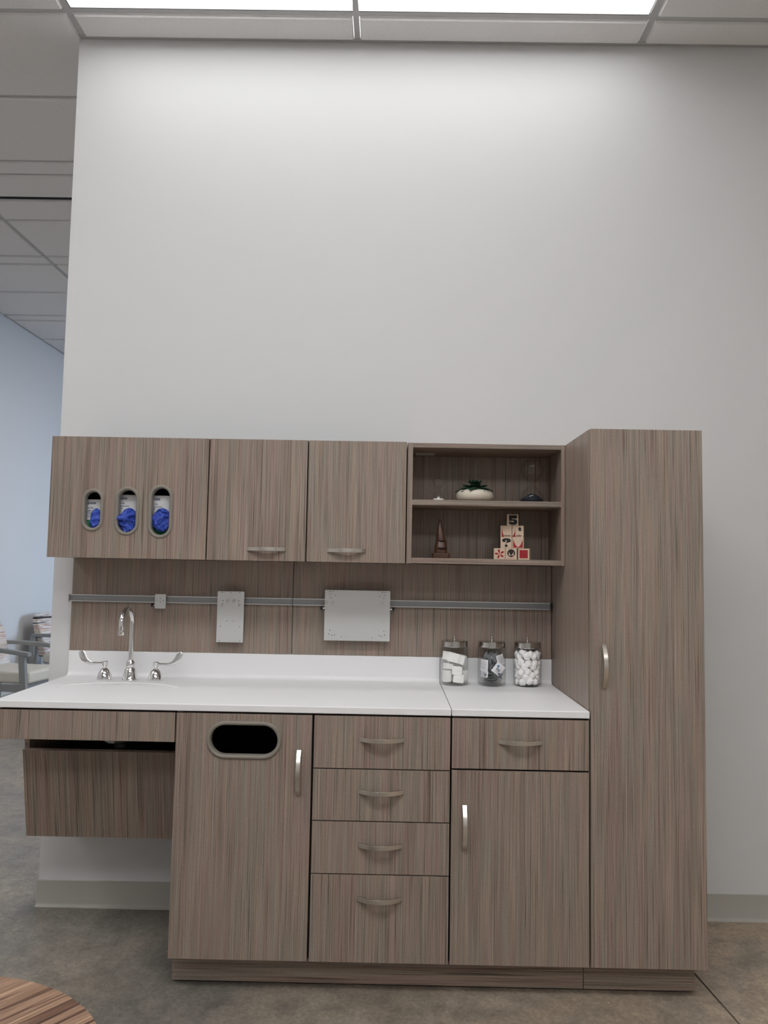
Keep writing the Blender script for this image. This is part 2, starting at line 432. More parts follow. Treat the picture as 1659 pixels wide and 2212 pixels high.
# ceiling: slab, T-bar grid and tegular tiles, each a part
ce = struct('ceiling', MB().box(-98, 206, -266, 340, HC + 4, HC + 6), M_TILE)
XS = [-148.0, -100.2, -51.9, -2.62, 44.55, 92.95, 140.9, 188.8]
YS = [-112.6, -106.6, -82.6, -58.6, -34.7, -6.7, -.35, 16.45, 40.35, 46.3, 70.2, 93.95, 100.05, 124.1, 148.2, 154.3, 178.3, 202.3, 208.4, 232.4, 256.4]
T = .47
LIGHT = (-2.05, 92.15, -19.3, -7.25)      # the big light panel's opening
for x in XS[2:-1]:
    y1 = -.9 if x > XW else 262
    obj('grid_runner', MB().box(x - T, x + T, -112.6, y1, HC, HC + .5), M_GRID, ce)
for y in YS:
    if y == -.35: continue
    x1 = 199 if y < 0 else XW - .3
    if y > 0: obj('cross_tee', MB().box(-91.6, x1 - (0 if y > 5 else 0), y - T, y + T, HC + .02, HC + .45), M_GRID, ce)
    else: obj('cross_tee', MB().box(-91.6, 199, y - T, y + T, HC + .01, HC + .45), M_GRID, ce)
obj('wall_angle', MB().box(XW - .6, 200, -.85, -.02, HC - .02, HC + .5), M_GRID, ce)
obj('wall_angle', MB().box(-92, -91.2, -112, 262, HC - .02, HC + .5), M_GRID, ce)
obj('end_angle', MB().box(XW - .75, XW - .02, -.85, 5.2, HC - .02, HC + .5), M_GRID, ce)
tile_cache = {}
def tile(x0, x1, y0, y1):
    w, d = round(x1 - x0, 2), round(y1 - y0, 2)
    if (w, d) not in tile_cache:
        e = .2
        mb = MB().loft([[(0,0,.3),(w,0,.3),(w,d,.3),(0,d,.3)], [(0,0,.02),(w,0,.02),(w,d,.02),(0,d,.02)], [(e,e,-.40),(w-e,e,-.40),(w-e,d-e,-.40),(e,d-e,-.40)]])
        tile_cache[(w, d)] = mb.mesh('ceiling_tile')
    o = obj('ceiling_tile', tile_cache[(w, d)], M_TILE, ce, local=True)
    o.location = Vector((x0, y0, HC)) * I
G = .62
for i in range(2, len(XS) - 2):
    for j in range(len(YS) - 1):
        x0, x1, y0, y1 = XS[i] + G, XS[i+1] - G, YS[j] + G, YS[j+1] - G
        if j == 4 and XS[i] > -10 and XS[i] < 90: continue              # the light panel
        if YS[j] == -106.6 and -10 < XS[i] < 90: continue
        if XS[i] > -10 and y0 > -1: continue                            # over and behind the partition
        if YS[j] == -6.7 and XS[i] > -10: y1 = -.95
        if YS[j] == -6.7 and XS[i] < -10: y1 = 16.45 - G
        if YS[j] == -.35: continue
        if YS[j] == 46.3:
            tile(x0, x1, y0, 56.9); tile(x0, x1, 59.4, y1); continue
        tile(x0, x1, y0, y1)
for i in (3, 4): tile(XS[i] + G, XS[i+1] - G, -34.7 + G, -19.9)
# leftmost strip of tiles beside the far wall
for j in range(len(YS) - 1):
    if YS[j] in (-.35, -82.6, -58.6): continue
    y1 = 16.45 if YS[j] == -6.7 else YS[j+1]
    if YS[j] == 46.3:
        tile(-91.1, XS[2] - G, YS[j] + G, 56.9); tile(-91.1, XS[2] - G, 59.4, y1 - G)
    else: tile(-91.1, XS[2] - G, YS[j] + G, y1 - G)
t = thing('slot_diffuser', 'long black linear air slot in the ceiling left of the partition', 'air vent', (-50, 58, HC))
obj('slot', MB().box(-91, XW - .3, 57.2, 58.6, HC - .1, HC + .4), M_SLOT, t)
obj('flange', MB().box(-91, XW - .3, 58.6, 59.3, HC - .25, HC + .3), M_GRID, t)
obj('flange', MB().box(-91, XW - .3, 56.95, 57.2, HC - .25, HC + .3), M_GRID, t)

def ceiling_light(label, x0, x1, y0, y1, mt, deep=.15):
    t = thing('ceiling_light', label, 'ceiling light', ((x0+x1)/2, (y0+y1)/2, HC))
    obj('diffuser', MB().box(x0 + .12, x1 - .12, y0 + .12, y1 - .12, HC + deep, HC + deep + .2), mt, t)
    obj('frame', MB().prism(rect(x0, x1, y0, y1), HC + .05, HC + deep + .2, [rect(x0 + .12, x1 - .12, y0 + .12, y1 - .12)], 'z'), M_GRID, t)
ceiling_light('wide glowing white ceiling light panel above the blank white wall', *LIGHT[:2], LIGHT[2], LIGHT[3], M_LIGHT, 1.1)
ceiling_light('ceiling light panel over the open floor before the cabinets', -2.05, 92.15, -106, -83.2, M_LIGHT2)
ceiling_light('added unseen fill panel over the far front end of the room', -2.05, 140.4, -200, -168, M_LIGHT3)  # unseen panel added behind the camera to fill the fronts and right wall
ceiling_light('ceiling light panel over the open floor left of the cabinets', -90, -52.5, -82, -35, M_LIGHT4)
ceiling_light('ceiling light panel over the waiting area behind the partition', 2, 92, 94, 142, M_LIGHT5)

# ------------------------------------------------------------------ handles and shared pieces
def handle_mesh():
    n = 22; out = []; inn = []
    for i in range(n + 1):
        u = -1 + 2*i/n
        out.append((2.87*u, -(.10 + 1.12*(1 - abs(u)**2.2)))); inn.append((2.45*u, -(.93*(1 - abs(u)**2.2))))
    poly = [(-2.87, 0)] + out + [(2.87, 0)] + inn[::-1]
    return MB().prism(poly, -.27, .27, axis='z').mesh('handle', smooth=30)
HANDLE = handle_mesh(); HANDLE.materials.append(M_NICKEL)
def handle(parent, x, y, z, vert=False):
    o = obj('handle', HANDLE, None, parent, local=True, label='curved brushed nickel bar handle', bev=.03)
    p = WL[parent.name]; o.location = Vector((x - p[0], y - p[1], z - p[2])) * I
    if vert: o.rotation_euler = (0, math.pi/2, 0)
    return o
RIM = [(0,0),(.03,-.12),(.14,-.2),(.30,-.22),(.44,-.17),(.52,-.05),(.54,.15),(.54,.78)]
def slab(name, parent, x0, x1, y0, y1, z0, z1, mt=None, **k):
    return obj(name, MB().box(x0, x1, y0, y1, z0, z1), mt or M_WOOD, parent, bev=k.pop('bev', .03), **k)
def hollow(parent, x0, x1, y0, y1, z0, z1, tk=.7, mt=None, left=None, right=None, bottom=None):
    mt = mt or M_DARK
    slab('side_panel', parent, x0, x0 + tk, y0, y1, z0, z1, left or mt, bev=0)
    slab('side_panel', parent, x1 - tk, x1, y0, y1, z0, z1, right or mt, bev=0)
    slab('bottom_panel', parent, x0 + tk, x1 - tk, y0, y1, z0, z0 + tk, bottom or mt, bev=0)
    slab('top_panel', parent, x0 + tk, x1 - tk, y0, y1, z1 - tk, z1, mt, bev=0)
    slab('back_panel', parent, x0 + tk, x1 - tk, y1 - .3, y1, z0 + tk, z1 - tk, mt, bev=0)

# ------------------------------------------------------------------ base cabinets
YF, YD = -24.13, -23.43           # door faces and their backs
ZT0, ZK = 35.27, 4.35
YB = -.9                          # backs of the base cabinets
C = 'cabinet'
t = thing('waste_cabinet', 'base cabinet with an oval waste opening and a tall door', C, (33, -12, ZK))
hollow(t, 24.05, 41.95, YD + .04, YB, ZK, 35.5, left=M_WOOD)
d = obj('door', MB().prism(rect(24.1, 41.86, ZK, ZT0), YF, YD, [stadium(33.02, 31.92, 9.0, 4.05)]), M_WOOD, t, bev=.03)
obj('opening_rim', ring(33.02, 31.92, 9.8, 4.85, RIM, YF), M_TAUPE, d, smooth=40, label='taupe plastic rim of the waste opening')
handle(d, 40.25, YF, 27.95, True)

t = thing('drawer_cabinet', 'base cabinet with a stack of four drawers', C, (51, -12, ZK))
hollow(t, 42.0, 59.97, YD + .04, YB, ZK, 35.5)
for z0, z1, zh in ((28.60, ZT0, 32.35), (21.98, 28.46, 25.72), (15.33, 21.84, 18.98), (ZK, 15.19, 12.3)):
    d = slab('drawer', t, 42.14, 59.88, YF, YD, z0, z1)
    handle(d, 51.0, YF, zh)

t = thing('drawer_door_cabinet', 'base cabinet with one drawer over a door beside the tall cabinet', C, (69, -12, ZK))
hollow(t, 60.03, 77.95, YD + .04, YB, ZK, 35.5)
d = slab('drawer', t, 60.12, 77.86, YF, YD, 28.86, ZT0); handle(d, 68.98, YF, 32.42)
d = slab('door', t, 60.12, 77.86, YF, YD, ZK, 28.62); handle(d, 61.82, YF, 21.38, True)

t = thing('toe_kick', 'dark wood plinth under the three base cabinets', 'plinth', (51, -12, 0))
slab('front_board', t, 24.0, 77.8, -21.33, -20.6, .3, ZK - .03, M_WOODH)
slab('foot_rail', t, 24.3, 77.7, -20.5, -2, 0, ZK - .04, M_DARK)

# sink unit: apron, left gable and the sloping access panel that hides the pipes
t = thing('sink_unit', 'open knee-space sink unit with apron and sloping access panel', C, (12, -12, 16))
slab('apron', t, .1, 23.93, YF, YD, 31.5, ZT0)
slab('shade_filler', t, .1, 23.9, -23.38, -22.7, 32.2, 35.5, M_DARK, bev=0)  # dark filler added so the gap under the worktop looks shaded
obj('side_panel', MB().prism([(-14.6,27.6),(-12.3,15.25),(-.2,15.25),(-.2,35.5),(-23.4,35.5),(-23.4,32),(-15.2,32)], .05, .75, axis='x'), M_WOOD, t)
ap = obj('access_panel', MB().box(-12, 11.93, 0, .72, -12.96, 0), M_WOOD, t, bev=.02, local=True)
ap.location = Vector((0, -15.2 + 12, 27.95 - 16)) * I; ap.rotation_euler = (math.radians(10.9), 0, 0)
slab('bottom_panel', t, .75, 23.9, -12.0, -.2, 15.3, 16.0, M_DARK, bev=0)
slab('mounting_rail', t, .75, 23.9, -1.0, -.2, 24, 35.5, M_DARK, bev=0)

# drain fittings glimpsed above the access panel
t = thing('drain_trap', 'black drain fitting seen in the gap under the sink', 'drain', (13.2, -11.5, 22))
obj('tail_pipe', MB().lathe([(.75, 0), (.75, 3.2), (1.05, 3.3), (1.05, 4.4), (1.3, 4.6), (1.3, 4.9)], (13.2, -12.6, 24.2), 20, True), M_BLACK, t, smooth=40)
obj('trap', MB().tube([(13.2 + 1.5*(1 - math.cos(a)), -12.6 + .9*(1-math.cos(a)), 24.2 - 1.6*math.sin(a)) for a in [math.pi*k/12 for k in range(13)]] , .72, 14), M_BLACK, t, smooth=50)
obj('outlet', MB().tube([(16.2, -10.8, 24.2), (16.2, -9.8, 25.0), (16.2, -6, 25.3), (16.2, -1.2, 25.3)], .72, 14), M_BLACK, t, smooth=50)

# ------------------------------------------------------------------ tall cabinet
t = thing('tall_cabinet', 'tall narrow storage cabinet with one full-height door', C, (85.5, -12, 0))
ZTOP = 73.68
slab('side_panel', t, 78.0, 78.7, YD + .06, -.1, ZK, ZTOP)
slab('side_panel', t, 92.28, 92.98, YD + .06, -.1, ZK, ZTOP)
slab('top_panel', t, 78.7, 92.28, YD + .06, -.1, ZTOP - .7, ZTOP)
slab('bottom_panel', t, 78.7, 92.28, YD + .06, -.1, ZK, ZK + .7, M_DARK, bev=0)
slab('back_panel', t, 78.7, 92.28, -.5, -.1, ZK + .7, ZTOP - .7, M_DARK, bev=0)
d = slab('door', t, 78.12, 92.96, YF, YD, ZK, ZTOP); handle(d, 79.82, YF, 42.33, True)
slab('plinth_board', t, 77.88, 92.35, -21.33, -20.6, .3, ZK - .03, M_WOODH)
slab('plinth_side', t, 91.7, 92.35, -20.58, -.7, .3, ZK - .03, M_WOODH)
slab('plinth_core', t, 78.1, 91.6, -20.5, -2, 0, ZK - .04, M_DARK)

# ------------------------------------------------------------------ worktops with cove backsplash
ZC, YC = 36.45, -24.3
def splash(x0, x1):
    r = .7; p = [(-.02, 35.55), (-1.4, 35.55), (-1.55, ZC)]
    for i in range(7):
        a = math.radians(-90 + 90*i/6); p.append((-.84 - r + r*math.cos(a), ZC + r + r*math.sin(a)))
    p += [(-.84, 40.3), (-.78, 40.37), (-.02, 40.37)]
    return MB().loft([[(x, y, z) for y, z in p] for x in (x0, x1)])
BAS = (12.15, -12.75, 8.75, 5.35)
t = thing('countertop', 'long white countertop with an integral oval sink basin', 'countertop', (30, -12, 35.55))
obj('worktop', MB().prism(rect(0, 59.96, YC, -1.5), 35.55, ZC, [ellipse(*BAS)], 'z'), M_WHITE, t, bev=.09)
lo = []
for k, (s, dz) in enumerate([(1.0,-.10),(.985,-.25),(.965,-.6),(.93,-1.5),(.85,-3.0),(.70,-4.5),(.50,-5.6),(.32,-6.4),(.19,-6.95),(.11,-7.35)]):
    lo.append([(x, y, ZC + dz) for x, y in ellipse(BAS[0], BAS[1], BAS[2]*s, BAS[3]*s)])
ob = [[(x, y, z - .45) for x, y, z in l] for l in lo]
for k in range(len(ob)):
    ob[k] = [(BAS[0] + (x-BAS[0])*1.05, BAS[1] + (y-BAS[1])*1.05, z) for x, y, z in ob[k]]
obj('basin', MB().loft(lo + ob[::-1], True, True), M_WHITE, t, smooth=50, label='white oval sink basin')
obj('basin_drain', MB().lathe([(0.01,.12),(.5,.12),(.78,.08),(.82,-.02),(.82,-.06)], (BAS[0], BAS[1], ZC - 7.2), 24), M_CHROME, t, smooth=40, label='chrome sink drain')
obj('backsplash', splash(0, 59.96), M_WHITE, t, smooth=30)
t = thing('countertop', 'short white countertop section carrying the three glass jars', 'countertop', (69, -12, 35.55))
obj('worktop', MB().prism(rect(60.06, 77.94, YC, -1.5), 35.55, ZC, (), 'z'), M_WHITE, t, bev=.09)
obj('backsplash', splash(60.06, 77.94), M_WHITE, t, smooth=30)

# ------------------------------------------------------------------ wall panels, rails and plates
def wpanel(label, x0, x1):
    solo('wall_panel', MB().box(x0, x1, -.72, -.03, 40.4, 55.3), M_WOOD, label, 'wall panel', bev=.03)
wpanel('wood wall panel behind the faucet below the cabinets', 0, 35.98)
wpanel('wood wall panel behind the jars and the wide metal plate', 36.1, 77.9)
def rail(label, x0, x1):
    t = thing('equipment_rail', label, 'rail', (x0, -.72, 48.85))
    obj('channel', MB().box(x0, x1, -1.38, -.74, 48.45, 49.28), M_RAIL, t)
    obj('lip', MB().box(x0, x1, -1.5, -.74, 49.28, 49.42), M_LIP, t, bev=.02)
    obj('lip', MB().box(x0, x1, -1.5, -.74, 48.31, 48.45), M_LIP, t, bev=.02)
    return t
t = rail('grey metal equipment rail running over the faucet', 0, 36.0)
obj('end_cap', MB().box(-.2, -.01, -1.55, -.72, 48.28, 49.45), M_RAIL, t, bev=.02)
t = rail('grey metal equipment rail behind the wide plate towards the tall cabinet', 36.08, 77.6)
obj('end_cap', MB().box(77.61, 77.85, -1.55, -.72, 48.2, 49.45), M_BLACK, t, bev=.02)

def plate(label, x0, x1, z0, z1, holes, screws, knobs, hr=.085):
    t = thing('mounting_plate', label, 'plate', ((x0+x1)/2, -1.52, (z0+z1)/2))
    H = [circle(x0 + u*(x1-x0), z1 - v*(z1-z0), hr, 10) for u, v in holes]
    obj('plate', MB().prism(rrect(x0, x1, z0, z1, .12, 4), -2.2, -1.98, H), M_ALU, t, bev=.02, label='flat grey metal plate with screw holes')
    obj('clamp', MB().box(x0 + .25*(x1-x0), x1 - .25*(x1-x0), -1.97, -1.53, 48.0, 49.7), M_BLACK, t)
    for u, v in screws:
        cx, cz = x0 + u*(x1-x0), z1 - v*(z1-z0)
        obj('screw', MB().lathe([(.08,0),(.10,.03),(.22,.05),(.24,0)], (0,0,0), 16, False) if 0 else MB().prism(circle(cx, cz, .24, 18), -2.23, -2.19, [circle(cx, cz, .09, 6)]), M_NICKEL, t)
    for sx in knobs:
        xe = x0 if sx < 0 else x1
        zc = 47.95
        obj('shaft', MB().tube([(xe - sx*.3, -1.75, zc), (xe + sx*.35, -1.75, zc)], .12, 10), M_CHROME, t, smooth=40)
        obj('knob', MB().tube([(xe + sx*.3, -1.75, zc), (xe + sx*.34, -1.75, zc), (xe + sx*.68, -1.75, zc), (xe + sx*.74, -1.75, zc)], [.2,.27,.27,.2], 14), M_BLACK, t, smooth=40)
plate('small square grey metal plate on the rail beside the faucet', 14.02, 15.75, 47.43, 49.72, [(.5,.3),(.2,.42),(.78,.42),(.5,.53)], [], [-1], .075)
plate('tall narrow grey metal plate with screw holes on the rail', 24.08, 28.36, 42.27, 50.37,
      [(.175,.022),(.499,.022),(.826,.022),(.203,.182),(.799,.183),(.202,.245),(.798,.245),(.174,.279),(.828,.279),(.374,.583),(.629,.583),(.142,.691),(.86,.691),(.119,.972),(.883,.972)],
      [(.379,.183),(.617,.182)], [])
plate('wide grey metal plate with black side knobs on the rail', 41.32, 51.82, 42.87, 50.9,
      [(.075,.028),(.122,.029),(.086,.088),(.161,.11),(.092,.152),(.875,.03),(.922,.031),(.911,.093),(.837,.111),(.901,.155),(.085,.796),(.073,.875),(.12,.898),(.16,.886),(.261,.927),(.91,.799),(.922,.878),(.876,.901),(.837,.889),(.732,.929)],
      [(.032,.246),(.122,.246),(.875,.248),(.968,.248)], [-1, 1])

# ------------------------------------------------------------------ wall cabinets
ZU0, ZU1, YU = 55.33, 73.7, -10.65
YUD = YU + .7
t = thing('glove_cabinet', 'wall cabinet with three upright oval glove openings', C, (12, -5, ZU0))
hollow(t, 0, 23.98, YUD + .04, -.1, ZU0, ZU1, left=M_WOOD, bottom=M_WOOD)
OV = [(6.65, 62.55, 3.35, 6.52), (11.87, 62.46, 3.70, 7.42), (16.92, 62.48, 3.70, 8.12)]
d = obj('door', MB().prism(rect(.02, 23.9, ZU0, ZU1), YU, YUD, [stadium(x, z, w - .8, h - .8) for x, z, w, h in OV]), M_WOOD, t, bev=.03)
for x, z, w, h in OV:
    obj('opening_rim', ring(x, z, w, h, RIM, YU), M_TAUPE, d, smooth=40, label='taupe plastic rim of a glove opening')
for lb, x0, x1, xh in (('wall cabinet with a plain door beside the glove openings', 24.02, 38.98, 33.06), ('wall cabinet with a plain door beside the open shelves', 39.02, 53.96, 45.1)):
    t = thing('wall_cabinet', lb, C, ((x0+x1)/2, -5, ZU0), 'plain door wall cabinets')
    hollow(t, x0, x1, YUD + .04, -.1, ZU0, ZU1, bottom=M_WOOD)
    d = slab('door', t, x0 + .08, x1 - .06, YU, YUD, ZU0, ZU1); handle(d, xh, YU, 57.1)
t = thing('open_shelf_unit', 'open wall shelf unit holding hourglasses, succulent and toy blocks', 'shelf', (66, -5, 55.4))
YS0 = YUD - .08
slab('side_panel', t, 54.08, 54.88, YS0, -.1, 55.35, 73.7)
slab('side_panel', t, 77.4, 77.95, YS0, -.1, 55.35, 73.7)
slab('top_panel', t, 54.88, 77.4, YS0, -.1, 72.98, 73.68, M_WOODH)
slab('shelf_board', t, 54.88, 77.4, YS0, -.8, 64.2, 65.02, M_WOODH)
slab('bottom_panel', t, 54.88, 77.4, YS0, -.1, 55.4, 56.2, M_WOODH)
slab('back_panel', t, 54.88, 77.4, -.78, -.1, 56.2, 72.98)
slab('hanging_bracket', t, 55.5, 58.5, -4.4, -2.1, 72.85, 72.97, M_ALU)

# ------------------------------------------------------------------ writing helper
def text_mesh(txt, size, bold=0.0, shear=0.0, depth=.006):
    cu = bpy.data.curves.new('lettering', 'FONT'); cu.body = txt; cu.size = size * I; cu.offset = bold * I; cu.shear = shear; cu.extrude = depth * I
    o = bpy.data.objects.new('lettering', cu); COL.objects.link(o)
    dg = bpy.context.evaluated_depsgraph_get()
    me = bpy.data.meshes.new_from_object(o.evaluated_get(dg))
    bpy.data.objects.remove(o); bpy.data.curves.remove(cu)
    return me
def lettering(parent, me, mt, x, y, z, name='lettering', rot=(math.pi/2, 0, 0), local=False):
    """flat lettering facing -y whose left end of the baseline is at x, y, z"""
    m2 = me.copy(); m2.materials.clear(); m2.materials.append(mt)
    o = obj(name, m2, mt, parent, local=True); p = (0,0,0) if local else WL[parent.name]
    o.location = Vector((x - p[0], y - p[1], z - p[2])) * I; o.rotation_euler = rot
    return o

# ------------------------------------------------------------------ glove boxes and gloves
TX = [(text_mesh('equate', .62, .012, .25), .72), (text_mesh('Nitrile', .52), 1.46), (text_mesh('EXAMINATION', .30, .004), 1.86), (text_mesh('GLOVES', .30, .004), 2.2)]
YG = -9.15
for lb, x0, x1, z1 in (('white glove box behind the smallest oval opening', 4.45, 8.95, 64.25), ('white glove box behind the middle oval opening', 9.2, 13.85, 65.05), ('white glove box behind the tallest oval opening', 14.25, 18.9, 65.0)):
    t = thing('glove_box', lb, 'box', ((x0+x1)/2, -7.5, ZU0 + .7), 'glove boxes in the wall cabinet')
    obj('carton', MB().box(x0, x1, YG, -5.9, ZU0 + .72, z1), M_CARD, t, bev=.03)
    obj('green_band', MB().box(x0 + .01, x1 - .01, YG - .012, YG - .002, ZU0 + .75, z1 - 3.15), M_GREEN, t)
    for me, dz in TX: lettering(t, me, M_NAVY, x0 + .38, YG - .012, z1 - dz)
    for k in range(3): obj('fine_print', MB().box(x0 + .4, x0 + 1.35, YG - .012, YG - .003, z1 - 2.42 - .16*k, z1 - 2.38 - .16*k), M_NAVY, t)
    for k in range(8): obj('fine_print', MB().box(x0 + .35, x0 + 1.05, YG - .02, YG - .013, z1 - 3.6 - .2*k, z1 - 3.55 - .2*k), M_CARD, t)
def folds(seed, amt):
    def f(n, q):
        if n.y < .3:
            w = noise.noise(Vector((q.x*.5 + seed, q.z*.5, seed)))*1.4
            r1 = 1 - abs(noise.noise(Vector((q.x*.8 + q.z*.35 + w, q.z*.45 - q.x*.3 + seed, seed*1.3))))*3.2
            r2 = 1 - abs(noise.noise(Vector((q.x*.5 - q.z*.8 + seed*2, q.z*.7 + w, seed*.7))))*3.2
            r3 = 1 - abs(noise.noise(Vector((q.x*1.7 + w + q.z*.5, q.z*1.1 + w + seed, seed))))*3.0
            q.y -= amt*(max(r1, 0)**1.5*.75 + max(r2, 0)**1.5*.6 + max(r3, 0)**2*.35 - .5)*min(1, max(0, .3 - n.y)*2)
        return q
    return f
GL = 'blue gloves in the oval openings'
solo('glove', blob((0,0,0), (.95,.62,1.72), .07, 1.3, 3, 5, folds(3, .42)), M_GLOVE, 'smooth blue glove bulging in the smallest oval opening', 'glove', (7.0, -9.95, 61.1), GL, smooth=60)
g = solo('glove', blob((0,0,0), (1.5,.72,1.95), .08, 1.5, 9, 5, folds(8, .58)), M_GLOVE, 'crumpled blue glove with a knotted finger in the middle oval opening', 'glove', (11.95, -10.0, 61.0), GL, smooth=60)
fgr = MB().tube([(-.2,-.75,.30),(-.55,-.92,.42),(-.9,-.98,.40),(-1.15,-1.0,.36),(-1.38,-1.0,.33),(-1.5,-1.0,.32)], [.42,.36,.28,.31,.26,.06], 16)
obj('knotted_finger', fgr, M_GLOVE, g, local=True, smooth=60)
obj('knot', blob((-.35,-.9,.42), (.42,.30,.5), .4, 2.2, 4, 4), M_GLOVE, g, local=True, smooth=60)
solo('glove', blob((0,0,0), (1.5,.66,1.8), .06, 1.1, 21, 5, folds(17, .52)), M_GLOVE, 'wide blue glove bulging in the tallest oval opening', 'glove', (16.95, -9.95, 61.25), GL, smooth=60)

# ------------------------------------------------------------------ faucet
t = thing('faucet', 'chrome gooseneck faucet with two wing blade handles behind the basin', 'faucet', (11.35, -4.7, ZC))
obj('spout_base', MB().lathe([(1.22,0),(1.24,.12),(1.12,.35),(.98,1.0),(.86,1.6),(.74,1.78),(.50,1.84)], (11.35,-4.7,ZC), 36, True), M_CHROME, t, smooth=35)
obj('collar', MB().lathe([(.50,1.8),(.66,1.95),(.70,2.4),(.64,2.75),(.46,2.95),(.42,3.1)], (11.35,-4.7,ZC), 36, True), M_CHROME, t, smooth=35)
path = [(11.36, -4.7, ZC + z) for z in (2.9, 4, 5, 6, 7, 8, 8.7)]
zt = ZC + 8.75; R = 2.45
for k in range(1, 19):
    a = math.pi*k/18*1.02; path.append((11.36, -4.7 - R + R*math.cos(a), zt + R*math.sin(a)*.98))
path += [(11.36, -4.7 - 2*R + .04, zt - .3), (11.36, -4.7 - 2*R + .08, zt - .7)]
obj('spout', MB().tube(path, .375, 20), M_CHROME, t, smooth=60)
obj('aerator', MB().lathe([(.36,.75),(.47,.62),(.48,.1),(.44,0),(.30,0)], (11.36, -4.7 - 2*R + .1, zt - 1.42), 24, True), M_CHROME, t, smooth=35)
for s, x in ((-1, 7.35), (1, 15.35)):
    obj('handle_base', MB().lathe([(1.18,0),(1.2,.1),(1.12,.4),(.98,.9),(.72,1.42),(.42,1.72),(.26,1.8),(.26,2.15)], (x,-4.7,ZC), 32, True), M_CHROME, t, smooth=35)
    obj('handle_stem', MB().lathe([(.30,2.05),(.42,2.15),(.44,2.75),(.36,2.85),(.05,2.86)], (x,-4.7,ZC), 24, True), M_CHROME, t, smooth=35)
    # wing blade: a thin tongue that runs out level, then sweeps up and broadens
    P = [(.1,2.5,.17),(.6,2.5,.16),(1.2,2.49,.16),(1.8,2.47,.21),(2.4,2.56,.32),(2.9,2.82,.42),(3.3,3.25,.50),(3.55,3.7,.53),(3.68,4.08,.50),(3.73,4.35,.36),(3.74,4.48,.12)]
    lps = []
    for k, (dx, dz, w) in enumerate(P):
        a = P[min(k+1, len(P)-1)]; b_ = P[max(k-1, 0)]
        tx, tz = a[0]-b_[0], a[1]-b_[1]; n_ = math.hypot(tx, tz); ox, oz = -tz/n_, tx/n_
        th_ = .15 if k < 3 else .09; yc = -4.7 - .06*dx*dx*.5 + .22*(dz - 2.5)
        lps.append([(x + s*(dx + ox*w*math.cos(2*math.pi*j/16)), yc + th_*math.sin(2*math.pi*j/16), ZC + dz + oz*w*math.cos(2*math.pi*j/16)) for j in range(16)])
    obj('blade_handle', MB().loft(lps), M_CHROME, t, smooth=50)

# ------------------------------------------------------------------ glass jars and what is in them
JX = (62.12, 68.02, 73.66); JY = -3.12; JR = 2.18
GJ = 'glass jars on the short countertop'
JL = ('lidded glass jar of folded gauze, nearest the worktop seam', 'lidded glass jar of small foil packets between the other jars', 'lidded glass jar of cotton balls, nearest the tall cabinet')
for x, lb in zip(JX, JL):
    t = thing('glass_jar', lb, 'jar', (x, JY, ZC), GJ)
    obj('glass', MB().lathe([(.02,.04),(1.95,.04),(2.1,.1),(JR,.3),(JR,5.7),(2.1,5.95),(2.0,6.1)], (x,JY,ZC), 48), M_GLASS, t, smooth=40, label='clear glass body')
    obj('glass_base', MB().lathe([(.02,.32),(1.85,.32),(1.98,.40),(2.05,.55)], (x,JY,ZC), 48), M_GLASS, t, smooth=40)
    ld = obj('lid', MB().lathe([(.02,5.86),(1.2,5.86),(2.05,5.95),(2.12,6.02),(2.12,6.80),(2.05,6.90),(1.5,6.94),(.02,6.96)], (x,JY,ZC), 48), M_STEEL, t, smooth=30, label='polished steel lid')
    obj('knob', MB().lathe([(.16,6.95),(.14,7.1),(.14,7.3),(.19,7.45),(.18,7.56),(.05,7.6)], (x,JY,ZC), 16, True), M_CHROME, ld, smooth=40)
def spin(o, rx, ry, rz): o.rotation_euler = (math.radians(rx), math.radians(ry), math.radians(rz))
# folded gauze pads
def pad(w, d, h):
    mb = MB(); n = max(2, int(h/.28))
    loops = []
    for k in range(n + 1):
        for e in (0, 1):
            if k == n and e: break
            q = .012 if e else 0
            z = -h/2 + h*(k + .5*e)/n
            loops.append([(-w/2+q,-d/2+q,z),(w/2-q,-d/2+q,z),(w/2-q,d/2-q,z),(-w/2+q,d/2-q,z)])
    return mb.loft(loops)
GP = 'gauze pads in the glass jar'
gz = [((-.30,-1.02,4.35),(1.75,.8,1.45),(0,14,0),'long slanting gauze stack on top in the gauze jar'),
      ((1.12,-.75,3.98),(1.15,.75,1.42),(0,14,-32),'slanting gauze pad against the right glass of the gauze jar'),
      ((-1.25,-.35,4.55),(1.0,.9,1.3),(0,8,40),'gauze pad against the left glass at the top of the gauze jar'),
      ((-1.05,-.8,2.95),(1.35,.8,.85),(0,6,25),'low gauze pad under the slanting stack in the gauze jar'),
      ((.30,-1.3,2.35),(1.55,.75,1.25),(0,4,0),'square gauze pad standing mid-height in the gauze jar'),
      ((.58,-1.22,1.15),(1.65,.8,1.35),(0,6,-5),'square gauze pad near the bottom of the gauze jar'),
      ((-1.2,-.55,1.4),(1.1,.9,1.8),(0,0,30),'upright gauze pad at the bottom left of the gauze jar'),
      ((1.55,-.2,1.5),(.75,.9,1.6),(0,2,-50),'upright gauze pad at the bottom right of the gauze jar'),
      ((.1,.85,1.6),(1.9,1.2,2.2),(0,0,0),'gauze block at the back of the gauze jar'),
      ((.1,.75,3.7),(1.9,1.2,1.6),(0,8,10),'upper gauze block at the back of the gauze jar')]
for p, s, r, lb in gz:
    o = solo('gauze_pad', pad(s[0], s[1], s[2]), M_GAUZE, lb, 'gauze pad', (JX[0]+p[0], JY+p[1], ZC+p[2]), GP, bev=.04); spin(o, *r)
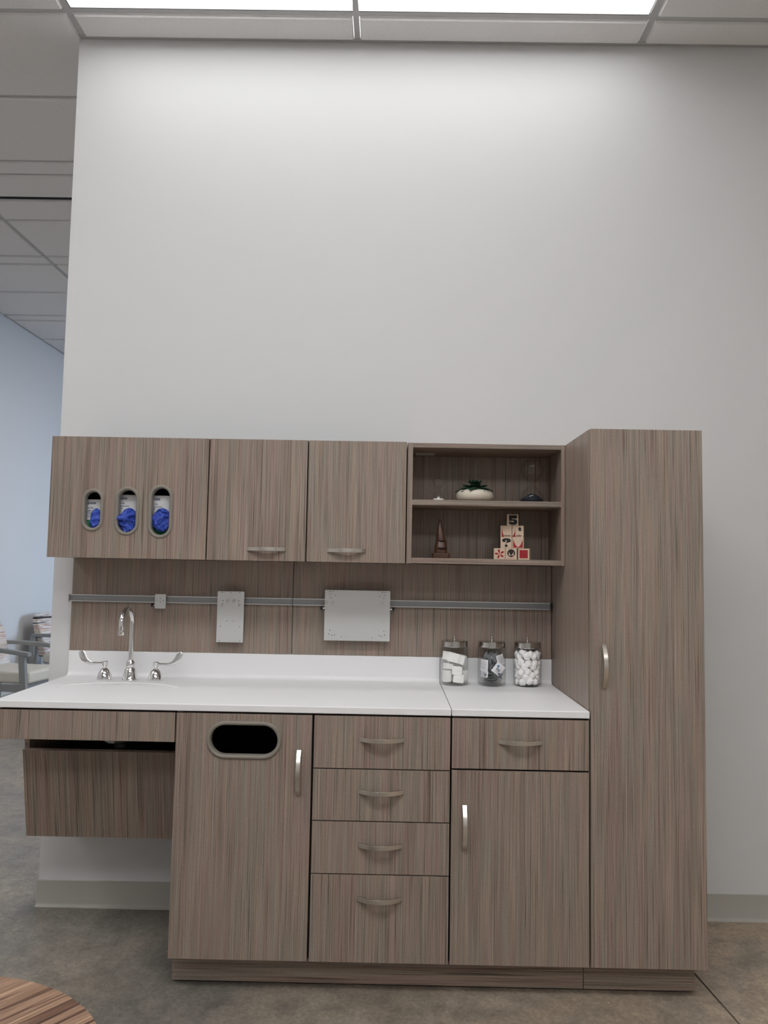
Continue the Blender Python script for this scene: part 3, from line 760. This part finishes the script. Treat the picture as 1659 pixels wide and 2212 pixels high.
# foil packets
def packet(w, h, bow, seed):
    mb = MB(); n = 6; fr = []; bk = []
    for i in range(n + 1):
        for j in range(n + 1):
            u, v = -1 + 2*i/n, -1 + 2*j/n
            y = bow*(u*u) + .05*noise.noise(Vector((u*1.4+seed, v*1.4, seed)))
            puff = .06*(1-u*u)*(1-v*v)
            fr.append((u*w/2, y - puff - .008, v*h/2)); bk.append((u*w/2, y + puff + .008, v*h/2))
    k = n + 1; N2 = k*k; f = []
    for i in range(n):
        for j in range(n):
            a = i*k + j
            f.append((a, a+k, a+k+1, a+1)); f.append((a+N2, a+1+N2, a+k+1+N2, a+k+N2))
    edge = [(i*k) for i in range(k)] + [n*k + j for j in range(1, k)] + [i*k + n for i in range(n-1, -1, -1)] + [j for j in range(n-1, 0, -1)]
    for q in range(len(edge)):
        a, b = edge[q], edge[(q+1) % len(edge)]; f.append((a, b, b+N2, a+N2))
    mb.add(fr + bk, f); return mb
rnd = random.Random(5)
pm = [packet(1.9, 1.15, .05 + .1*k, k*3.3).mesh('foil_packet', smooth=50) for k in range(4)]
for p_ in pm: p_.materials.append(M_FOIL)
FP = 'plain foil packets in the packet jar'
def foil(x, y, z, rx, ry, rz):
    o = solo('foil_packet', rnd.choice(pm), None, 'plain silver foil packet packed edge-on in the packet jar', 'packet', (JX[1]+x, JY+y, ZC+z), FP); spin(o, rx, ry, rz)
for k in range(15):      # flat pile at the bottom
    a = rnd.uniform(0, 6.28); r_ = rnd.uniform(0, .75)
    foil(r_*math.cos(a), -.35 + r_*math.sin(a), .55 + k*.095, 90 + rnd.uniform(-10, 10), rnd.uniform(-9, 9), rnd.uniform(-60, 60))
for k in range(11):      # leaning pile on the right
    foil(.62 + rnd.uniform(-.15, .15), -.95 + .05*k, 1.55 + .06*k, 90 + rnd.uniform(-12, 12), 30 + rnd.uniform(-8, 8), rnd.uniform(-15, 15))
for k in range(17):      # upright fan at the top
    foil(-.95 + .115*k, -.75 + .25*math.sin(k*1.7), 4.1 + .35*math.sin(k*.9), rnd.uniform(-8, 8), 62 + rnd.uniform(-14, 14), 58 + rnd.uniform(-22, 22))
for k in range(9):
    foil(-.9 + .2*k, .35 + .3*math.sin(k*2.1), 2.9 + .3*math.sin(k*1.3), rnd.uniform(-15, 15), 70 + rnd.uniform(-14, 14), 30 + rnd.uniform(-40, 40))
# the four packets that show their paper side
ty = [text_mesh('Alcohol', .2, .006), text_mesh('Prep Pad', .2, .006)]
def paper(x, y, z, r, w, h, lb, kind):
    t = thing('paper_packet', lb, 'packet', (JX[1]+x, JY+y, ZC+z), 'paper-faced packets in the packet jar'); spin(t, *r)
    obj('sleeve', packet(w, h, .10, x*5 + 2), M_LABEL, t, local=True, smooth=50)
    if kind == 'front':
        obj('round_mark', MB().prism(circle(-w*.22, h*.2, .17, 18), -.105, -.098), M_BLUE, t, local=True)
        obj('round_mark', MB().prism(circle(w*.34, -h*.3, .16, 18), -.09, -.083), M_NAVY, t, local=True)
        for k, me in enumerate(ty): lettering(t, me, M_NAVY, -.36, -.105, -.05 - .2*k, local=True)
        for k in range(3): obj('fine_print', MB().box(-.36, .3, -.10, -.094, -.38 - .09*k, -.36 - .09*k), M_GREY, t, local=True)
    else:
        for k in range(8):
            zz = h*.36 - k*h*.095
            obj('fine_print', MB().box(-w*.38, w*.38, -.125, -.113, zz - .02, zz + .01), M_GREY, t, local=True)
        if kind == 'mark': obj('round_mark', MB().prism(circle(w*.2, -h*.1, .17, 18), -.12, -.113), M_NAVY, t, local=True)
paper(.82, -1.72, 2.72, (4, 38, 10), 1.55, 1.75, 'paper-faced packet with round blue marks tilted in front in the packet jar', 'front')
paper(1.22, -1.40, 4.15, (-4, -14, 30), 1.35, 1.55, 'paper-faced packet of small print by the right glass of the packet jar', 'print')
paper(-1.38, -1.38, 3.25, (0, 2, -32), 1.25, 1.75, 'paper-faced packet of small print by the left glass of the packet jar', 'print')
paper(-1.35, -1.52, 1.90, (-4, 4, -30), 1.15, .95, 'small paper-faced packet with a dark mark low on the left of the packet jar', 'mark')
# cotton balls
cm = [blob((0,0,0), (.56,.54,.5), .20, 1.6, 31 + k, 4).mesh('cotton_ball', smooth=85) for k in range(5)]
for c_ in cm: c_.materials.append(M_COTTON)
CB = 'cotton balls in the glass jar'
zb = .85
for lay in range(7):
    n_ = 8
    for k in range(n_):
        a = 2*math.pi*(k + .5*(lay % 2) + rnd.uniform(-.22, .22))/n_
        o = solo('cotton_ball', cm[(k + lay) % 5], None, 'white cotton ball heaped in the cotton ball jar', 'cotton ball', (JX[2] + 1.46*math.cos(a), JY + 1.46*math.sin(a), ZC + zb + (rnd.uniform(-.2, .2) if lay < 6 else rnd.uniform(-.35, .02))), CB)
        o.scale = (rnd.uniform(1.0, 1.22), rnd.uniform(1.0, 1.2), rnd.uniform(.95, 1.15)); spin(o, rnd.uniform(0,360), rnd.uniform(0,360), rnd.uniform(0,360))
    for k in range(1):
        o = solo('cotton_ball', cm[lay % 5], None, 'white cotton ball heaped in the cotton ball jar', 'cotton ball', (JX[2] + rnd.uniform(-.15,.15), JY + rnd.uniform(-.15,.15), ZC + zb + .25), CB)
        o.scale = (1.25, 1.25, 1.1)
    zb += .74

# ------------------------------------------------------------------ things on the shelves
ZS, ZB = 65.02, 56.2
YI = -6.6
def hourglass(label, x, y, z, r, h, msand, small):
    t = thing('hourglass', label, 'hourglass', (x, y, z))
    rp = [(.05*r,.01)]
    if small:
        rp = [(.02,.02*h),(.95*r,.02*h),(1.0*r,.10*h),(.97*r,.17*h),(.75*r,.29*h),(.36*r,.42*h),(.13*r,.49*h),(.13*r,.52*h),(.42*r,.60*h),(.80*r,.70*h),(1.0*r,.80*h),(1.0*r,.87*h),(.85*r,.95*h),(.5*r,.99*h),(.02,1.0*h)]
    else:
        rp = [(.02,.015*h),(.9*r,.015*h),(1.0*r,.05*h),(.98*r,.12*h),(.78*r,.25*h),(.40*r,.36*h),(.09*r,.43*h),(.08*r,.45*h),(.38*r,.51*h),(.74*r,.59*h),(.93*r,.69*h),(.95*r,.78*h),(.80*r,.90*h),(.45*r,.98*h),(.02,1.0*h)]
    obj('glass', MB().lathe(rp, (x,y,z), 40), M_GLASS2, t, smooth=60, label='clear glass double bulb')
    if small: sp = [(.02,.03*h),(.93*r,.03*h),(.96*r,.10*h),(.88*r,.13*h),(.25*r,.14*h),(.18*r,.19*h),(.02,.20*h)]
    else: sp = [(.02,.02*h),(.90*r,.02*h),(.97*r,.055*h),(.95*r,.085*h),(.5*r,.17*h),(.2*r,.215*h),(.02,.222*h)]
    obj('sand', MB().lathe(sp, (x,y,z), 40), msand, t, smooth=40, label='heap of ' + ('white' if small else 'dark navy') + ' sand')
hourglass('small clear hourglass with white sand on the upper shelf', 59.05, YI, ZS, .9, 3.75, M_SANDW, True)
hourglass('large clear hourglass with dark navy sand on the upper shelf', 73.6, YI, ZS, 1.82, 6.95, M_SANDN, False)

t = thing('potted_succulent', 'dark green succulent in a low cream bowl on the upper shelf', 'plant', (64.68, YI, ZS))
obj('bowl', MB().lathe([(.02,.02),(1.6,.02),(1.9,.05)] + [(1.75 + 1.14*math.sin(math.radians(a))**.8, .97 - .93*math.cos(math.radians(a))) for a in range(14, 170, 12)] + [(1.7,1.92),(1.55,1.9),(1.5,1.7),(.02,1.65)], (64.68,YI,ZS), 48), M_STONE, t, smooth=50)
obj('soil', MB().lathe([(.02,1.95),(.9,1.92),(1.52,1.8)], (64.68,YI,ZS), 24), M_DARK, t, smooth=50)
lf = MB()
prof = [(0,.16,.07),(.25,.30,.09),(.55,.36,.08),(.8,.24,.05),(1.0,.02,.015)]
lf.loft([[(u, w*math.cos(a), tt*math.sin(a) + .12*u*u*0) for a in [2*math.pi*k/6 for k in range(6)]] for u, w, tt in prof])
LEAF = lf.mesh('leaf', smooth=60); LEAF.materials.append(M_LEAF)
LEAF2 = lf.mesh('leaf', smooth=60); LEAF2.materials.append(M_BUD)
def leaf(az, el, ln, wd, z0, r0=.2, young=False, rollx=0):
    o = obj('leaf', LEAF2 if young else LEAF, None, t, local=True)
    a = math.radians(az)
    o.location = Vector((r0*math.cos(a), r0*math.sin(a), z0)) * I
    o.rotation_euler = (math.radians(rollx), math.radians(-el), a); o.scale = (ln, wd, wd)
for k in range(16): leaf(k*22.5 + 5*math.sin(k*3), -14 + 6*math.sin(k*2.3), 2.5 + .3*math.sin(k*1.9), 1.55, 2.32 + .05*math.sin(k), .55, rollx=12*math.sin(k*4))
for k in range(12): leaf(k*30 + 12, 12 + 6*math.sin(k*1.7), 1.75 + .2*math.sin(k*2.9), 1.5, 2.3, .3, rollx=10*math.sin(k*5))
obj('stem', MB().tube([(0,0,1.9),(0,0,2.9)], .2, 10), M_BUD, t, local=True, smooth=60)
for k in range(8): leaf(k*45 + 20, 18 + 8*math.sin(k*2.1), 1.15 + .12*math.sin(k*3), 1.1, 2.85, .12)
for k in range(6): leaf(k*60, 48, .75, .9, 2.98, .08)
leaf(168, 52, 1.55, .5, 2.75, .25); leaf(195, 40, 1.1, .5, 2.85, .2)
obj('heart_bud', blob((0,0,3.28), (.26,.26,.3), .1, 2, 3, 2), M_BUD, t, local=True, smooth=60)

# walnut sculpture
t = thing('wood_sculpture', 'small dark walnut carving of a pointed head on a block base', 'sculpture', (59.5, YI, ZB))
obj('base', MB().prism(rrect(-1.36, 1.36, -1.0, 1.0, .35, 2), 0, .8, axis='z'), M_WALNUT, t, local=True, bev=.05)
LV = [(.80,-.95,.90,.90,0),(.86,-1.0,.98,.95,0),(1.30,-.99,.99,.95,0),(1.38,-.98,.99,.42,1),(1.58,-.97,1.0,.42,1),(1.66,-.96,1.0,.96,0),(2.0,-.92,.94,.90,0),(2.65,-.80,.80,.52,0),(2.75,-.78,.76,.82,0),(3.3,-.72,.62,.80,0),(4.1,-.62,.40,.62,0),(4.65,-.58,.24,.5,0),(5.4,-.44,.12,.34,0),(5.95,-.34,.0,.22,0),(6.08,-.28,-.06,.14,0)]
lps = []
for z, xl, xr, yf, _ in LV:
    cx, rx = (xl + xr)/2, (xr - xl)/2; lp = []
    for k in range(20):
        a = 2*math.pi*k/20; c_, s_ = math.cos(a), math.sin(a)
        px = cx + rx*math.copysign(abs(c_)**.7, c_); py = math.copysign(abs(s_)**.7, s_)
        full = max(yf, rx*.92)
        py = py*(yf if (py < 0 and px > cx - .28*rx) else full); lp.append((px, py, z))
    lps.append(lp)
obj('carved_head', MB().loft(lps), M_WALNUT, t, local=True, smooth=28)

# printed toy blocks: each a cube with flat print on its front
BK = 1.76
BG = 'printed wooden toy blocks'
def block(label, x, z, rz=0):
    a = math.radians(-9.5); dx = x - 70.6                                   # the whole stack is turned a little
    t = thing('toy_block', label, 'block', (70.6 + dx*math.cos(a), YI + .9 + dx*math.sin(a), z), BG, a + math.radians(rz))
    obj('cube', MB().box(-BK/2, BK/2, -.88, .88, 0, BK), M_MAPLE, t, local=True, bev=.05)
    return t
def ink(t, poly, mt, name='print', holes=(), d=0):
    """flat print; poly in 0..1 across the block's front, v downwards"""
    q = lambda l: [((u - .5)*BK, (1 - v)*BK) for u, v in l]
    obj(name, MB().prism(q(poly), -.892 - d, -.881 - d, [q(h) for h in holes]), mt, t, local=True)
def norm(pts, x0, x1, y0, y1): return [((x - x0)/(x1 - x0), (y - y0)/(y1 - y0)) for x, y in pts]
zr = [ZB, ZB + BK + .01, ZB + 2*(BK + .01), ZB + 3*(BK + .01)]
b1 = block('toy block with a red petal flower', 68.78, zr[0])
for k in range(5):
    a = math.radians(-90 + 72*k - 14); pet = []
    for i in range(18):
        u = i/17*2*math.pi; rr = .235 + .185*math.cos(u); ww = .12*math.sin(u)*(.35 + .65*(rr - .05)/.37)
        pet.append((.52 + rr*math.cos(a) - ww*math.sin(a), .5 + rr*math.sin(a) + ww*math.cos(a)))
    ink(b1, pet, M_RED, 'petal')
b2 = block('toy block with a black disc logo', 70.58, zr[0])
def wedge_m(x0, x1, yt, yb, ym, n=12):
    p = [(x0, yt), (x0, yb)]
    xm = (x0 + x1)/2
    for i in range(1, n): x = x0 + (x1-x0)*i/n; p.append((x, yb - .025*math.sin(math.pi*i/n)))
    p += [(x1, yb), (x1, yt)]
    for i in range(n-1, 0, -1):
        x = x0 + (x1-x0)*i/n; s_ = (x - xm)/((x1-x0)/2); p.append((x, yt + (ym - yt)*(1 - s_*s_)))
    return p
ink(b2, circle(.5, .42, .34, 32), M_INK, 'disc')
ink(b2, wedge_m(.285, .715, .27, .64, .585), M_MAPLE, 'emblem', d=.012)
for k in range(9): ink(b2, [(.14+.08*k,.865),(.195+.08*k,.865),(.195+.08*k,.885),(.14+.08*k,.885)], M_RED, 'fine_print')
b3 = block('toy block with a plain red square', 72.62, zr[0], -9)
ink(b3, [(.14,.13),(.86,.13),(.86,.85),(.14,.85)], M_RED, 'square')
b4 = block('toy block with a black question mark', 69.80, zr[1])
qm = norm([(445,1130),(452,1105),(470,1085),(500,1070),(540,1060),(580,1056),(620,1055),(662,1060),(700,1070),(732,1087),(755,1110),(765,1145),(755,1170),(740,1185),(700,1200),(660,1208),(625,1217),(603,1230),(585,1248),(575,1240),(585,1215),(600,1190),(612,1165),(615,1150),(610,1132),(595,1122),(577,1124),(565,1135),(568,1145),(582,1150),(582,1162),(570,1176),(545,1190),(515,1192),(485,1186),(460,1170),(448,1150)], 385, 800, 1010, 1410)
ink(b4, qm, M_INK, 'question_mark'); ink(b4, circle(.505, .775, .125, 24), M_INK, 'dot')
b5 = block('toy block with a red curved emblem', 71.62, zr[1])
ink(b5, wedge_m(.085, .915, .19, .945, .865), M_RED, 'emblem')
b6 = block('toy block with a red wedge on its left edge', 69.78, zr[2])
ink(b6, norm([(435,700),(430,1005),(532,1005),(505,950),(475,860),(452,780)], 385, 800, 600, 1005), M_RED, 'wedge')
b7 = block('toy block with a black arrow pointing up', 71.60, zr[2])
ink(b7, norm([(922,710),(930,1005),(828,1005),(862,940),(890,860),(910,780)], 815, 1220, 600, 1005), M_RED, 'wedge')
ink(b7, norm([(1080,640),(1148,722),(1120,722),(1122,795),(1048,795),(1048,735),(1012,728)], 815, 1220, 600, 1005), M_INK, 'arrow')
ink(b7, norm([(1130,782),(1172,782),(1172,792),(1130,792)], 815, 1220, 600, 1005), M_INK, 'dash')
lettering(b6, text_mesh('herma', .37, .008, .3), M_INK, -.30, -.893, .1, local=True)
lettering(b7, text_mesh('n', .37, .008, .3), M_INK, -.84, -.893, .1, local=True)
lettering(b7, text_mesh('miller', .37, .008, .3), M_INK, -.30, -.893, .1, local=True)
b8 = block('topmost toy block with a black number five', 70.78, zr[3])
five = norm([(680,238),(975,238),(975,350),(785,350),(785,372),(900,373),(945,385),(975,410),(990,450),(990,495),(972,535),(935,562),(885,575),(775,575),(720,562),(685,535),(668,495),(668,462),(800,462),(815,472),(835,474),(850,462),(852,444),(838,430),(815,430),(800,440),(680,440)], 605, 1030, 200, 600)
ink(b8, five, M_INK, 'digit')

# ------------------------------------------------------------------ round table in the foreground corner
t = thing('round_table', 'round striped wood side table in the foreground corner', 'table', (19.64, -76.99, 0))
obj('tabletop', MB().lathe([(.02,21.0),(13.6,21.0),(14.3,21.15),(14.35,21.9),(14.3,22.0),(.02,22.0)], (0,0,0), 96), M_ZEBRA, t, local=True, smooth=30)
obj('column', MB().lathe([(1.1,.6),(1.1,21.0)], (0,0,0), 24, True), M_TGREY, t, local=True, smooth=40)
obj('foot', MB().lathe([(9.5,0),(9.5,.3),(9.0,.45),(1.4,.7),(1.1,1.2)], (0,0,0), 48, True), M_TGREY, t, local=True, smooth=30)

# ------------------------------------------------------------------ waiting-room chairs
def lounge_chair(label, x, y, deg):
    t = thing('lounge_chair', label, 'chair', (x, y, 0), 'waiting room chairs', math.radians(deg))
    HW = 10.6
    obj('seat', MB().box(-9.5, 12.0, -9.6, 9.6, 14.6, 18.6), M_CREAM, t, local=True, bev=.9, seg=4, smooth=60, label='cream vinyl seat cushion')
    lp = []
    for k in range(9):
        u = k/8; z = 17.2 + 16.3*u; xb = -9.4 - 4.2*u; th = 3.2 - .7*u; hw = 9.4 + .5*math.sin(u*2.4) - (1.0 if k == 8 else 0)
        bulge = .5*math.sin(math.pi*u)
        if k == 8: th = 1.2
        lp.append([(xb - th/2, -hw, z), (xb + th/2 + bulge*.3, -hw, z), (xb + th/2 + bulge, 0, z + (.5 if k == 8 else 0)), (xb + th/2 + bulge*.3, hw, z), (xb - th/2, hw, z), (xb - th/2, 0, z + (.5 if k == 8 else 0))])
    obj('backrest', MB().loft(lp), M_FABRIC, t, local=True, bev=.5, seg=3, smooth=60, label='backrest in striped multicolour fabric')
    for s in (-1, 1):
        obj('armrest', MB().loft([[(x_, s*HW - w/2, z_ - h/2), (x_, s*HW + w/2, z_ - h/2), (x_, s*HW + w/2, z_ + h/2), (x_, s*HW - w/2, z_ + h/2)] for x_, z_, w, h in ((-13.5,25.6,1.5,1.2),(-6,25.7,2.0,1.3),(4,25.2,2.2,1.4),(12.6,24.3,2.0,1.3))]), M_FRAMEG, t, local=True, bev=.2)
        obj('front_leg', MB().beam((9.9, s*HW, 24.2), (12.4, s*HW, 0), 1.5, 2.2), M_FRAMEG, t, local=True, bev=.15)
        obj('rear_leg', MB().beam((-12.8, s*HW, 25.2), (-13.8, s*HW, 0), 1.5, 2.0), M_FRAMEG, t, local=True, bev=.15)
        obj('side_rail', MB().beam((-12.6, s*HW, 13.4), (10.6, s*HW, 13.4), 1.3, 2.3), M_FRAMEG, t, local=True, bev=.1)
    obj('front_rail', MB().beam((10.2, -HW, 13.4), (10.2, HW, 13.4), 1.2, 2.3), M_FRAMEG, t, local=True, bev=.1)
    return t
lounge_chair('striped-back lounge chair nearest the partition corner', -74.6, 135.5, -9)
lounge_chair('striped-back lounge chair farther back against the left wall', -72.5, 183, -6)
